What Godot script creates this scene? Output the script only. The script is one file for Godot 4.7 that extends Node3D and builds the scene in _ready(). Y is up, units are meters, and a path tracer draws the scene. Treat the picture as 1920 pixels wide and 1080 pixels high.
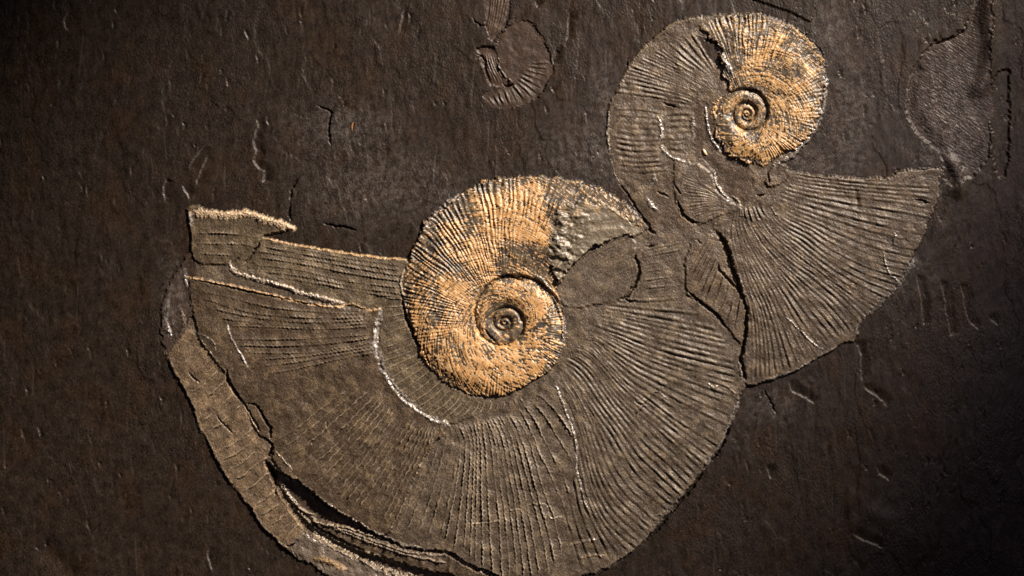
extends Node3D
# A slab of dark slate with three crushed ammonites, laid flat (y up), seen from straight above in raking lamp light.
# Plan units are "grains": 1 grain = 0.25 mm. x runs right, y of the plan runs towards +z.
const S := 0.00025
const ST := 1.3            # spacing of the relief's grid, in grains
const X0 := -40.0
const Y0 := -30.0
const W := 1539
const HN := 877
const MX := 960.0
const MY := 540.0

var H := PackedFloat32Array()      # relief height
var P := PackedFloat32Array()      # height of the broken plates, edges softened later
var L := PackedInt32Array()        # which part owns the cell
var C := PackedColorArray()        # colour of the stone itself
var tD := PackedFloat32Array()
var tS := PackedFloat32Array()
var tA := PackedFloat32Array()
var touched := PackedInt32Array()
var tlen := 0.0

var pname: Array[String] = []
var pthing: Array[int] = []
var pup: Array[int] = []           # parent part, -1 = the thing itself
var pkind := PackedInt32Array()
var pmat: Array[StandardMaterial3D] = []
var ptint := PackedColorArray()
var plabel: Array[String] = []
var things: Array[Node3D] = []

var nLow := FastNoiseLite.new()
var nMid := FastNoiseLite.new()
var nFine := FastNoiseLite.new()
var nCell := FastNoiseLite.new()
var rng := RandomNumberGenerator.new()
const SLATE := 0
const SHELL := 1
const GOLD_A := 2
const GOLD_B := 3
const PALE := 4
const WRINKLE := 5
const BROWN := 6
const SMOOTH := 7

func _ready() -> void:
	lights_and_camera()
	rng.seed = 77
	noise_setup()
	var n := W * HN
	for a in [H, P, tD, tS, tA]:
		a.resize(n)
	L.resize(n)
	C.resize(n)
	tD.fill(1e9)
	P.fill(0.0)
	materials()
	plates()
	soften()
	base_relief()
	ribs_large()
	ribs_upper()
	ribs_small()
	breaks()
	scarps()
	build_parts()
	grains()

func lights_and_camera() -> void:
	var cam := Camera3D.new()
	cam.name = "camera"
	cam.fov = 20.0
	cam.near = 0.02
	cam.far = 20.0
	cam.position = Vector3(0, 540.0 * S / tan(deg_to_rad(10.0)), 0)
	cam.rotation_degrees = Vector3(-90, 0, 0)
	add_child(cam)
	cam.current = true
	var we := WorldEnvironment.new()
	we.name = "environment"
	var e := Environment.new()
	e.background_mode = Environment.BG_COLOR
	e.background_color = Color(0.0, 0.0, 0.0)
	e.tonemap_mode = Environment.TONE_MAPPER_LINEAR
	e.tonemap_exposure = 1.0
	e.sdfgi_enabled = true
	e.ssao_enabled = true
	e.ssil_enabled = true
	we.environment = e
	add_child(we)
	# the raking lamp: from the upper right of the picture, low over the slab
	var key := SpotLight3D.new()
	key.name = "raking_lamp"
	var aim := Vector3((870 - MX) * S, 0, (520 - MY) * S)
	var el := deg_to_rad(29.0)
	var az := deg_to_rad(47.0)
	key.look_at_from_position(aim + Vector3(cos(el) * cos(az), sin(el), -cos(el) * sin(az)) * 2.0, aim, Vector3.UP)
	key.light_color = Color(1.0, 0.94, 0.87)
	key.light_energy = 16.5
	key.light_size = 0.02
	key.spot_angle = 7.5
	key.spot_angle_attenuation = 1.0
	key.spot_range = 6.0
	key.spot_attenuation = 2.0
	key.shadow_enabled = true
	add_child(key)
	# an added, unseen cool fill panel high behind the top edge, placed for sheen
	var fill := AreaLight3D.new()
	fill.name = "added_fill_panel"
	fill.area_size = Vector2(0.25, 0.3)
	fill.look_at_from_position(Vector3(0.46, 1.0, -0.2), Vector3(0.15, 0, -0.06), Vector3.UP)
	fill.light_color = Color(0.96, 0.9, 1.0)
	fill.light_energy = 0.14
	fill.area_range = 6.0
	fill.shadow_enabled = true
	add_child(fill)

func noise_setup() -> void:
	nLow.seed = 11
	nLow.noise_type = FastNoiseLite.TYPE_SIMPLEX_SMOOTH
	nLow.frequency = 1.0
	nLow.fractal_type = FastNoiseLite.FRACTAL_FBM
	nLow.fractal_octaves = 3
	nMid.seed = 23
	nMid.noise_type = FastNoiseLite.TYPE_SIMPLEX
	nMid.frequency = 1.0
	nMid.fractal_type = FastNoiseLite.FRACTAL_FBM
	nMid.fractal_octaves = 3
	nFine.seed = 37
	nFine.noise_type = FastNoiseLite.TYPE_SIMPLEX
	nFine.frequency = 1.0
	nFine.fractal_type = FastNoiseLite.FRACTAL_FBM
	nFine.fractal_octaves = 2
	nCell.seed = 5
	nCell.noise_type = FastNoiseLite.TYPE_CELLULAR
	nCell.frequency = 1.0
	nCell.fractal_type = FastNoiseLite.FRACTAL_NONE
	nCell.cellular_return_type = FastNoiseLite.RETURN_DISTANCE2_SUB

# ------------------------------------------------------------------ materials
var M := {}

func grain_map(freq: float, oct: int, sd: int) -> NoiseTexture2D:
	var t := NoiseTexture2D.new()
	t.width = 1024
	t.height = 1024
	t.seamless = true
	t.seamless_blend_skirt = 0.1
	var f := FastNoiseLite.new()
	f.seed = sd
	f.noise_type = FastNoiseLite.TYPE_SIMPLEX
	f.frequency = freq
	f.fractal_octaves = oct
	t.noise = f
	return t

func stone(called: String, rough: float, spec: float, bump: Texture2D, depth_cm: float, sc: Vector3, tone: Texture2D) -> void:
	var m := StandardMaterial3D.new()
	m.resource_name = called
	m.vertex_color_use_as_albedo = true
	m.albedo_texture = tone
	m.roughness = rough
	m.metallic_specular = spec
	m.uv1_triplanar = true
	m.uv1_world_triplanar = true
	m.uv1_scale = sc
	m.heightmap_enabled = true
	m.heightmap_texture = bump
	m.heightmap_scale = depth_cm
	M[called] = m

func toned(t: NoiseTexture2D, lo: float, hi: float) -> NoiseTexture2D:
	var g := Gradient.new()
	g.set_color(0, Color(lo, lo, lo))
	g.set_color(1, Color(hi, hi, hi))
	t.color_ramp = g
	return t

func materials() -> void:
	var bump := grain_map(0.1, 4, 3)
	var tone := toned(grain_map(0.09, 4, 8), 0.62, 1.0)
	stone("slate", 0.42, 0.31, bump, 0.004, Vector3(28, 28, 17), tone)
	stone("shell_stone", 0.46, 0.42, bump, 0.0075, Vector3(18, 18, 18), tone)
	stone("gold_shell", 0.42, 0.48, bump, 0.006, Vector3(20, 20, 20), tone)
	stone("calcite", 0.3, 0.6, bump, 0.006, Vector3(22, 22, 22), tone)

# ------------------------------------------------------------------ parts register
func thing(called: String, label: String, category: String, group := "", kind := "") -> int:
	var o := Node3D.new()
	o.name = called
	add_child(o, true)
	o.set_meta("label", label)
	if category:
		o.set_meta("category", category)
	if group:
		o.set_meta("group", group)
	if kind:
		o.set_meta("kind", kind)
	things.append(o)
	return things.size() - 1

func part(called: String, t: int, up: int, kind: int, mat: String, tint := Color.WHITE, label := "") -> int:
	pname.append(called)
	pthing.append(t)
	pup.append(up)
	pkind.append(kind)
	pmat.append(M[mat])
	ptint.append(tint)
	plabel.append(label)
	return pname.size() - 1

# ------------------------------------------------------------------ lines and polygons
func pts(s: String) -> PackedVector2Array:
	var out := PackedVector2Array()
	for w in s.split(" ", false):
		var c := w.split(",")
		out.append(Vector2(float(c[0]), float(c[1])))
	return out

func speck(k: int) -> float:
	var v := (k * 1103515245 + 12345) & 0x7fffffff
	v = ((v >> 13) ^ v) * 60493 & 0x7fffffff
	return float((v >> 7) & 0xffff) / 65535.0

func smooth(p: PackedVector2Array, step := 9.0, closed := false) -> PackedVector2Array:
	var out := PackedVector2Array()
	var n := p.size()
	for i in (n if closed else n - 1):
		var a := p[(i - 1 + n) % n] if closed or i > 0 else p[0] * 2.0 - p[1]
		var b := p[i]
		var c := p[(i + 1) % n]
		var d := p[(i + 2) % n] if closed or i + 2 < n else c * 2.0 - b
		var k := maxi(1, int(b.distance_to(c) / step))
		for q in k:
			out.append(b.cubic_interpolate(c, a, d, float(q) / k))
	if not closed:
		out.append(p[n - 1])
	return out

func ragged(p: PackedVector2Array, amp: float, wave := 7.0) -> PackedVector2Array:
	var out := PackedVector2Array()
	for v in p:
		out.append(v + Vector2(nMid.get_noise_2d(v.x / wave, v.y / wave), nMid.get_noise_2d(v.x / wave + 70.0, v.y / wave + 31.0)) * amp)
	return out

func outline(s: String, amp := 2.0) -> PackedVector2Array:
	return ragged(ragged(smooth(pts(s), 3.0, true), amp * 1.3, 6.0), amp * 1.4, 34.0)

# fills a polygon: gives its cells to part lab (if >= 0) and sets or adds plate height
func fill(p: PackedVector2Array, lab: int, dh: float, add := false, only := -2) -> void:
	var n := p.size()
	var y0 := 1e9
	var y1 := -1e9
	for v in p:
		y0 = minf(y0, v.y)
		y1 = maxf(y1, v.y)
	for j in range(maxi(0, ceili((y0 - Y0) / ST)), mini(HN - 1, floori((y1 - Y0) / ST)) + 1):
		var y := Y0 + j * ST + 0.013
		var xs := PackedFloat32Array()
		for i in n:
			var a := p[i]
			var b := p[(i + 1) % n]
			if (a.y <= y) != (b.y <= y):
				xs.append(a.x + (b.x - a.x) * (y - a.y) / (b.y - a.y))
		xs.sort()
		for q in range(0, xs.size() - 1, 2):
			for i in range(maxi(0, ceili((xs[q] - X0) / ST)), mini(W - 1, floori((xs[q + 1] - X0) / ST)) + 1):
				var k := j * W + i
				if only > -2 and L[k] != only:
					continue
				if lab >= 0:
					L[k] = lab
				P[k] = P[k] + dh if add else dh

func trace(p: PackedVector2Array, rad: float) -> void:
	var D := tD
	var Sg := tS
	var A := tA
	for k in touched:
		D[k] = 1e9
	touched = PackedInt32Array()
	var al := 0.0
	for s in p.size() - 1:
		var a := p[s]
		var b := p[s + 1]
		var ln := a.distance_to(b)
		if ln < 0.01:
			continue
		var ux := (b.x - a.x) / ln
		var uy := (b.y - a.y) / ln
		var i0 := maxi(0, ceili((minf(a.x, b.x) - rad - X0) / ST))
		var i1 := mini(W - 1, floori((maxf(a.x, b.x) + rad - X0) / ST))
		var j0 := maxi(0, ceili((minf(a.y, b.y) - rad - Y0) / ST))
		var j1 := mini(HN - 1, floori((maxf(a.y, b.y) + rad - Y0) / ST))
		for j in range(j0, j1 + 1):
			var py := Y0 + j * ST - a.y
			for i in range(i0, i1 + 1):
				var px := X0 + i * ST - a.x
				var c := px * uy - py * ux
				if c > rad or c < -rad:
					continue
				var t := px * ux + py * uy
				var tt := clampf(t, 0.0, ln)
				var dd := absf(c) if t == tt else sqrt((t - tt) * (t - tt) + c * c)
				if dd < rad:
					var k := j * W + i
					if dd < D[k]:
						if D[k] > 1e8:
							touched.append(k)
						D[k] = dd
						Sg[k] = dd if c > 0.0 else -dd
						A[k] = al + tt
		al += ln
	tlen = al

func taper(a: float, ends: float) -> float:
	return smoothstep(0.0, 1.0, minf(a, tlen - a) / ends) if ends > 0.0 else 1.0

# a crack: a groove with an uneven width
func crack(s: String, w: float, depth: float, ends := 14.0) -> void:
	var p := ragged(smooth(pts(s), 5.0), 2.2, 6.0)
	trace(p, w + 1.5)
	for k in touched:
		var a := tA[k]
		var ww := w * (0.55 + 0.45 * taper(a, ends)) * (1.0 + 0.6 * nFine.get_noise_1d(a / 9.0))
		var d := tD[k]
		if d < ww:
			var f := 1.0 - d / ww
			H[k] -= depth * taper(a, ends) * minf(1.0, 1.6 * f)

# a broken edge: the ground on the travel's left lies lower
func ledge(p: PackedVector2Array, drop: float, wid: float, rad: float, ends := 16.0, both := false) -> void:
	trace(p, rad)
	for k in touched:
		var sd := tS[k]
		var t := taper(tA[k], ends)
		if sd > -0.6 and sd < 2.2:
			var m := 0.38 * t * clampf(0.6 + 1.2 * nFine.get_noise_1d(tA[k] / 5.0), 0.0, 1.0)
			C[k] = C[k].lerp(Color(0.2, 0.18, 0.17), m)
		if sd > 0.0:
			H[k] -= drop * t * smoothstep(0.0, wid, sd) * (1.0 - smoothstep(wid, rad, sd))
		elif both:
			H[k] += drop * 0.6 * t * (1.0 - smoothstep(0.0, rad, -sd))

# a raised seam or edge of other stone
func vein(s: String, w: float, rise: float, col: Color, lab := -1, strength := 0.9, ends := 12.0, shift := 0.0) -> void:
	var p := ragged(smooth(pts(s), 5.0), 2.0, 6.0)
	if lab >= 0:
		lab = part(pname[lab], pthing[lab], -1, pkind[lab], "calcite" if pkind[lab] == PALE and pname[lab] != "orange_shell_edge" else "gold_shell" if pkind[lab] == PALE else "shell_stone", ptint[lab])
	var pale := lab >= 0 and pname[lab] == "orange_shell_edge" or strength > 0.955
	trace(p, w * 1.9 + absf(shift))
	for k in touched:
		var a := tA[k]
		var t := taper(a, ends)
		var ww := w * (0.5 + 0.5 * t) * (1.0 + 0.7 * nMid.get_noise_1d(a / 11.0))
		var d := absf(tS[k] - shift)
		if d < ww:
			var f := 1.0 - d / ww
			H[k] += 0.6 * rise * t * (1.0 - (1.0 - f) * (1.0 - f)) * (1.0 + (0.5 if w > 4.3 else 0.9) * nFine.get_noise_2d(k % W / 2.5, k / W / 2.5))
			var m := clampf(f * 2.2, 0.0, 1.0) * strength * smoothstep(-0.3 - 0.5 * float(pale), 0.12 - 0.5 * float(pale), nMid.get_noise_2d(k % W / 6.0 + 11.0, k / W / 6.0))
			var g := 0.75 + 0.55 * nFine.get_noise_2d(k % W / 3.0 + 50.0, k / W / 3.0)
			C[k] = C[k].lerp(Color(col.r * g, col.g * g, col.b * g), m)
			if lab >= 0 and f > 0.25 and t > 0.3:
				L[k] = lab

# ------------------------------------------------------------------ ribs
func resampled(p: PackedVector2Array, n: int) -> PackedVector2Array:
	var q := smooth(p, 6.0)
	var total := 0.0
	for i in q.size() - 1:
		total += q[i].distance_to(q[i + 1])
	var out := PackedVector2Array([q[0]])
	var want := total / (n - 1)
	var run := 0.0
	for i in q.size() - 1:
		var d := q[i].distance_to(q[i + 1])
		while out.size() < n - 1 and run + d >= want * out.size():
			out.append(q[i].lerp(q[i + 1], (want * out.size() - run) / d))
		run += d
	out.append(q[q.size() - 1])
	return out

# guides: one rib each, in order; gaps: how many ribs from each guide to the next
func family(guides: Array, gaps: Array, base: int, w: float, rise: float, beads: float, lines: Array, crest: float, allowed: Array, called := "rib", jitter := 0.8) -> void:
	var g: Array[PackedVector2Array] = []
	for s in guides:
		g.append(resampled(pts(s), 14))
	for i in g.size() - 1:
		var last: bool = i == g.size() - 2
		for q in int(gaps[i]) + (1 if last else 0):
			var f: float = float(q) / float(gaps[i])
			f += rng.randf_range(-0.12, 0.12) / float(gaps[i]) * (0.0 if q == 0 else 1.0)
			var p := PackedVector2Array()
			for m in 14:
				p.append(g[i][m].lerp(g[i + 1][m], f))
			rib(ragged(smooth(p, 8.0), jitter, 15.0), base, w * rng.randf_range(0.85, 1.15), rise * rng.randf_range(0.7, 1.25), beads, crest, allowed, called)

func rib(p: PackedVector2Array, base: int, w: float, rise: float, beads: float, crest: float, allowed: Array, called: String) -> void:
	var lab := part(called, pthing[base], base, pkind[base], "shell_stone", ptint[base])
	var rad := w * (4.2 if beads > 0.0 else 2.6)
	# the side that looks at the lamp
	var along := (p[p.size() - 1] - p[0]).normalized()
	var lit := 1.0 if Vector2(along.y, -along.x).dot(Vector2(0.62, -0.78)) > 0.0 else -1.0
	trace(p, rad)
	var ph := rng.randf() * 7.0
	for k in touched:
		var l := L[k]
		if not l in allowed:
			continue
		var a := tA[k]
		var t := taper(a, 16.0)
		var sd := tS[k] * lit
		var u := sd / w
		var bd := 1.0
		if beads > 0.0:
			bd = 0.85 + 0.22 * sin((a + ph) * TAU / beads + 1.5 * nFine.get_noise_1d(a / 20.0))
		var worn := clampf(0.95 + 1.3 * nLow.get_noise_2d((k % W) / 60.0, (k / W) / 60.0), 0.4, 1.3)
		var fade := worn * clampf(0.95 + 0.7 * nMid.get_noise_2d(a / 45.0, ph * 13.0), 0.55, 1.3)
		var wob := 0.32 * sin((a + ph) * TAU / beads) if beads > 0.0 else 0.0
		var top := exp(-(u + wob) * (u + wob) * 1.6)
		var groove := exp(-(u + 1.3) * (u + 1.3) * 3.4)
		H[k] += rise * t * fade * (top * bd - (0.4 if beads > 0.0 else 0.2 if called == "cross_ridge" else 0.62) * groove + (0.55 * exp(-(u - 1.0) * (u - 1.0) * 0.28) if beads > 0.0 else 0.0))
		if top > 0.5:
			var cm := crest * t * fade * (top - 0.5) * 2.0 * bd
			C[k] = C[k].lerp(Color(0.52, 0.42, 0.3), clampf(cm * 0.2, 0.0, 0.85))
		if absf(u) < 0.95 and t > 0.35:
			L[k] = lab

# ------------------------------------------------------------------ layout of the plates
var A := {}
var gold_a := PackedVector2Array()
func plates() -> void:
	var slab := thing("slate_slab", "dark brown slate slab with fine vertical grain that holds all three ammonites", "", "", "structure")
	var ta := thing("ammonite_fossil", "largest ammonite, flattened, with an orange coil and a broad ribbed fan reaching the bottom edge", "fossil", "ammonite fossils in the slate")
	var tb := thing("ammonite_fossil", "middle-sized ammonite at upper right with orange coil above a ribbed grey fan", "fossil", "ammonite fossils in the slate")
	var tc := thing("ammonite_fossil", "small faint brown ammonite imprint with no orange coil at the top edge", "fossil", "ammonite fossils in the slate")
	A.slab = part("slate_slab", slab, -1, SLATE, "slate")
	A.scar = part("flake_scar", slab, -1, SLATE, "slate", Color(1.35, 1.32, 1.4))
	A.wedge = part("slate_flake", slab, -1, SLATE, "slate", Color(0.8, 0.76, 0.7))
	A.body = part("body_whorl", ta, -1, SHELL, "shell_stone")
	A.margin = part("grey_margin", ta, -1, SLATE, "slate", Color(1.7, 1.65, 1.65))
	A.keel = part("keel_band", ta, -1, SHELL, "shell_stone", Color(1.6, 1.52, 1.4))
	A.strip = part("aperture_strip", ta, -1, SHELL, "shell_stone", Color(1.02, 1.0, 0.9))
	A.flank = part("broken_flank", ta, -1, SHELL, "shell_stone", Color(0.86, 0.8, 0.72))
	A.inner = part("inner_band", ta, -1, SHELL, "shell_stone", Color(1.1, 1.1, 1.0))
	A.lower = part("lower_keel_strip", ta, -1, SHELL, "shell_stone", Color(0.95, 0.9, 0.85))
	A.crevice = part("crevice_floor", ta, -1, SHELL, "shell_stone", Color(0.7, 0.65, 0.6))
	A.outer_rim = part("pale_outer_rim", ta, -1, PALE, "calcite", Color(0.4, 0.35, 0.31))
	A.coil = part("shell_coil", ta, -1, GOLD_A, "gold_shell")
	A.crush = part("crushed_shell", ta, -1, WRINKLE, "gold_shell")
	A.cast = part("smooth_cast", ta, -1, SMOOTH, "shell_stone")
	A.vein = part("calcite_edge", ta, -1, PALE, "calcite")
	A.orange = part("orange_shell_edge", ta, -1, PALE, "gold_shell")
	A.rimr = part("outer_keel", ta, -1, SHELL, "shell_stone", Color(1.2, 1.15, 1.1))
	A.bwhorl = part("body_whorl", tb, -1, SHELL, "shell_stone", Color(0.92, 0.88, 0.84))
	A.bcoil = part("shell_coil", tb, -1, GOLD_B, "gold_shell")
	A.brim = part("keel_rim", tb, -1, PALE, "calcite", Color(0.42, 0.36, 0.32))
	A.bfan = part("ribbed_fan", tb, -1, SHELL, "shell_stone", Color(0.93, 0.9, 0.88))
	A.bpanel = part("sunken_panel", tb, -1, SHELL, "shell_stone", Color(0.85, 0.82, 0.76))
	A.bshine = part("crumpled_slate", tb, -1, SHELL, "slate", Color(0.72, 0.68, 0.7))
	A.bsmall = part("small_fan_piece", tb, -1, SHELL, "shell_stone", Color(0.9, 0.87, 0.85))
	A.bpiece = part("broken_flank_piece", tb, -1, SHELL, "shell_stone", Color(0.96, 0.92, 0.88))
	A.blobe = part("rounded_chip", tb, -1, SHELL, "shell_stone", Color(0.85, 0.8, 0.75))
	A.bdark = part("dark_chip", tb, -1, SLATE, "slate", Color(1.2, 1.1, 1.0))
	A.bedge = part("keel_edge", tb, -1, SHELL, "shell_stone", Color(1.0, 0.97, 0.85))
	A.bvein = part("calcite_edge", tb, -1, PALE, "calcite")
	A.cdisc = part("imprint_disc", tc, -1, BROWN, "shell_stone")
	A.cstrip = part("ribbed_strip", tc, -1, BROWN, "shell_stone", Color(1.1, 1.0, 0.95))
	A.ctop = part("ribbed_tip", tc, -1, BROWN, "shell_stone", Color(1.05, 1.0, 0.95))
	L.fill(A.slab)
	# slab
	fill(outline("1702,190 1706,150 1720,118 1745,86 1790,66 1815,46 1832,-20 1854,-20 1860,60 1856,120 1862,180 1860,240 1850,300 1820,330 1790,345 1772,335 1764,290 1740,268 1716,245 1702,215", 4.0), A.scar, -2.5)
	fill(outline("1400,-12 1440,8 1480,21 1521,38 1518,-30", 1.0), A.wedge, 2.6)
	fill(outline("1865,150 1885,130 1893,150 1890,300 1870,330 1860,250", 3.0), -1, -3.0)
	# small imprint
	fill(outline("931,82 947,57 969,41 1000,47 1023,82 1035,126 1023,164 988,192 931,203 906,179 938,164 957,154 941,132 930,105", 3.0), A.cdisc, 0.0)
	fill(outline("894,91 928,91 934,123 955,157 922,160 909,135 900,104", 2.0), A.cstrip, -1.5)
	fill(outline("900,-40 953,-40 957,19 950,47 938,63 922,78 912,57 909,19", 2.0), A.ctop, 0.0)
	# upper right ammonite
	fill(outline("1545,110 1548,160 1544,205 1530,245 1510,270 1478,300 1445,312 1480,322 1530,328 1600,334 1660,333 1685,322 1740,317 1765,318 1762,335 1757,370 1748,395 1735,430 1725,460 1710,480 1697,505 1690,525 1670,550 1640,578 1612,605 1603,635 1570,650 1545,665 1510,685 1470,705 1430,717 1396,719 1330,640 1250,480 1222,437 1195,395 1175,365 1160,340 1148,310 1142,275 1140,240 1143,205 1155,170 1175,130 1200,95 1230,68 1260,45 1300,33 1350,28 1400,25 1440,30 1480,45 1510,65 1535,90", 2.5), A.bwhorl, 2.2)
	fill(outline("1338,432 1352,447 1365,475 1376,505 1388,530 1396,555 1402,580 1398,610 1396,655 1396,718 1430,717 1470,705 1510,685 1545,665 1570,650 1603,635 1612,605 1640,578 1670,550 1690,525 1697,505 1710,480 1725,460 1735,430 1748,395 1757,370 1762,335 1765,318 1740,317 1685,322 1660,333 1600,334 1530,328 1480,322 1462,340 1440,365 1400,380 1375,392 1345,412", 2.0), A.bfan, 3.2)
	fill(outline("1246,203 1290,203 1302,215 1300,262 1294,284 1262,286 1246,275 1242,240", 2.0), A.bpanel, 1.2)
	fill(outline("1300,200 1325,190 1332,230 1340,262 1356,285 1385,300 1405,315 1412,345 1400,372 1384,380 1362,368 1344,345 1338,325 1318,300 1302,285", 3.0), A.bshine, 1.5)
	fill(outline("1265,303 1300,308 1330,325 1345,360 1380,384 1388,394 1365,401 1345,405 1320,419 1300,416 1282,402 1270,388 1264,350", 2.0), A.bsmall, 4.2)
	fill(outline("1437,332 1445,318 1460,307 1474,311 1481,325 1470,340 1447,351 1436,346", 1.5), A.blobe, 5.5)
	fill(outline("1308,70 1330,75 1351,84 1353,118 1340,122", 1.5), A.bdark, 1.5)
	# large ammonite
	fill(outline("352,388 400,393 440,398 465,396 500,408 530,415 551,429 530,434 498,441 495,446 520,452 560,460 600,466 640,473 680,479 720,484 768,488 778,460 790,435 800,415 825,392 850,374 875,357 895,345 920,338 950,333 985,331 1020,334 1060,336 1095,345 1130,358 1160,375 1190,398 1210,418 1222,437 1265,434 1300,430 1338,432 1352,447 1365,475 1376,505 1388,530 1396,555 1402,580 1398,610 1396,655 1396,716 1387,740 1378,765 1368,795 1355,825 1340,850 1325,868 1310,890 1298,905 1285,925 1265,945 1240,975 1215,1005 1190,1030 1160,1050 1125,1070 1080,1084 1000,1098 900,1102 800,1102 700,1100 640,1090 590,1062 560,1046 530,1026 515,1008 490,985 475,958 455,935 440,912 430,905 415,880 400,850 385,820 372,798 362,765 350,740 335,712 322,690 312,668 305,640 302,600 305,570 312,545 325,520 340,500 352,480 357,455 356,430", 2.0), A.body, 2.4)
	fill(outline("352,480 372,470 366,520 362,560 358,600 330,640 318,665 305,640 302,600 305,570 312,545 325,520 340,500", 3.0), A.margin, 2.5)
	fill(outline("354,389 400,394 440,399 465,397 500,409 530,416 550,429 530,434 498,441 470,462 440,490 425,495 372,492 360,470 357,430", 1.5), A.strip, 5.2)
	fill(outline("495,446 520,452 560,460 600,466 640,473 680,479 720,484 764,488 758,520 760,560 768,600 790,660 830,712 870,738 905,747 900,772 868,788 845,794 815,784 790,768 762,748 742,726 726,700 716,680 712,640 714,600 716,576 690,580 650,566 615,562 560,547 500,529 460,515 438,500 470,462", 1.5), A.inner, 3.8)
	fill(outline("362,522 420,532 475,544 550,562 630,574 690,581 714,578 704,605 704,640 710,680 722,702 738,729 760,752 790,772 815,787 842,797 800,850 770,915 735,992 700,1004 640,968 590,930 550,905 515,868 512,835 480,812 462,760 440,738 425,705 405,680 380,645 365,600 360,560", 1.5), A.flank, 6.0)
	fill(outline("318,665 340,630 362,622 385,650 410,680 426,702 440,730 458,758 470,785 490,818 510,832 507,852 497,864 500,880 515,905 530,935 555,958 575,972 566,1004 548,1018 530,1026 515,1008 490,985 475,958 455,935 440,912 430,905 415,880 400,850 385,820 372,798 362,765 350,740 335,712 322,690", 2.0), A.keel, 3.6)
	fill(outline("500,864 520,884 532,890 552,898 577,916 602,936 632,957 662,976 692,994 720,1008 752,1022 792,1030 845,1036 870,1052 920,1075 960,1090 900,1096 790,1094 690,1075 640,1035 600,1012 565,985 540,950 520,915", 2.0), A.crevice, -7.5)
	fill(outline("585,975 622,982 652,988 690,1000 740,1020 790,1034 845,1042 870,1058 920,1080 960,1092 900,1097 860,1094 850,1078 790,1068 740,1052 690,1036 640,1012 600,990", 2.0), A.lower, 1.0)
	fill(outline("566,1000 600,1014 640,1034 690,1055 740,1075 790,1085 840,1096 700,1098 640,1090 590,1062 560,1046 548,1022", 3.0), A.outer_rim, 4.0)
	gold_a = outline("768,488 778,460 790,435 800,415 825,392 850,374 875,357 895,345 920,338 950,333 985,331 1020,334 1060,336 1095,345 1130,358 1160,375 1190,398 1210,418 1216,430 1190,440 1150,447 1105,468 1068,505 1050,530 1040,548 1054,580 1060,625 1053,660 1035,690 1000,714 960,734 930,744 890,741 850,727 820,704 800,680 785,650 775,620 768,590 760,560 758,520", 3.6)
	fill(gold_a, A.coil, 4.0)
	fill(outline("1036,500 1032,460 1040,420 1052,394 1090,380 1140,390 1180,412 1206,434 1150,445 1097,476 1066,508 1048,524", 4.0), A.crush, 5.0)
	fill(outline("1064,575 1042,548 1060,515 1090,488 1120,465 1150,446 1180,442 1192,468 1193,485 1199,505 1195,525 1188,540 1178,555 1158,562 1120,571", 2.0), A.cast, 4.4)
	# the broken piece of the upper shell that lies over the large one
	fill(outline("1296,458 1338,440 1352,452 1365,478 1376,505 1388,530 1396,555 1400,585 1393,640 1378,632 1350,598 1320,572 1300,558 1287,545 1284,500", 2.0), A.bpiece, 5.0)
	# gold coil of the upper right one
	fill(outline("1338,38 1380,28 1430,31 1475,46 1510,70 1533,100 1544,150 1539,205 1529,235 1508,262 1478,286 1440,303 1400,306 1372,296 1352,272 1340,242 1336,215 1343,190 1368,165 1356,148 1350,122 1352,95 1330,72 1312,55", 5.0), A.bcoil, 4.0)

func soften() -> void:
	var im := Image.create_from_data(W, HN, false, Image.FORMAT_RF, P.to_byte_array())
	im.resize(int(W * 0.42), int(HN * 0.42), Image.INTERPOLATE_BILINEAR)
	im.resize(W, HN, Image.INTERPOLATE_CUBIC)
	P = im.get_data().to_float32_array()

# ------------------------------------------------------------------ the coils
func spiral_table(quarters: Array, turn: float) -> PackedFloat32Array:
	# radius of the seam between whorls for 360 directions and each turn; turn = +1 or -1 for the sense
	var out := PackedFloat32Array()
	var turns := quarters.size() / 4
	out.resize(360 * turns)
	for n in turns:
		for d in 360:
			var q := n * 4 + d / 90.0
			var i := int(q)
			var f := q - i
			var lg := func(k: int) -> float: return log(float(quarters[clampi(k, 0, quarters.size() - 1)]))
			out[n * 360 + d] = exp(cubic_interpolate(lg.call(i), lg.call(i + 1), lg.call(i - 1), lg.call(i + 2), f))
	return out

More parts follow.
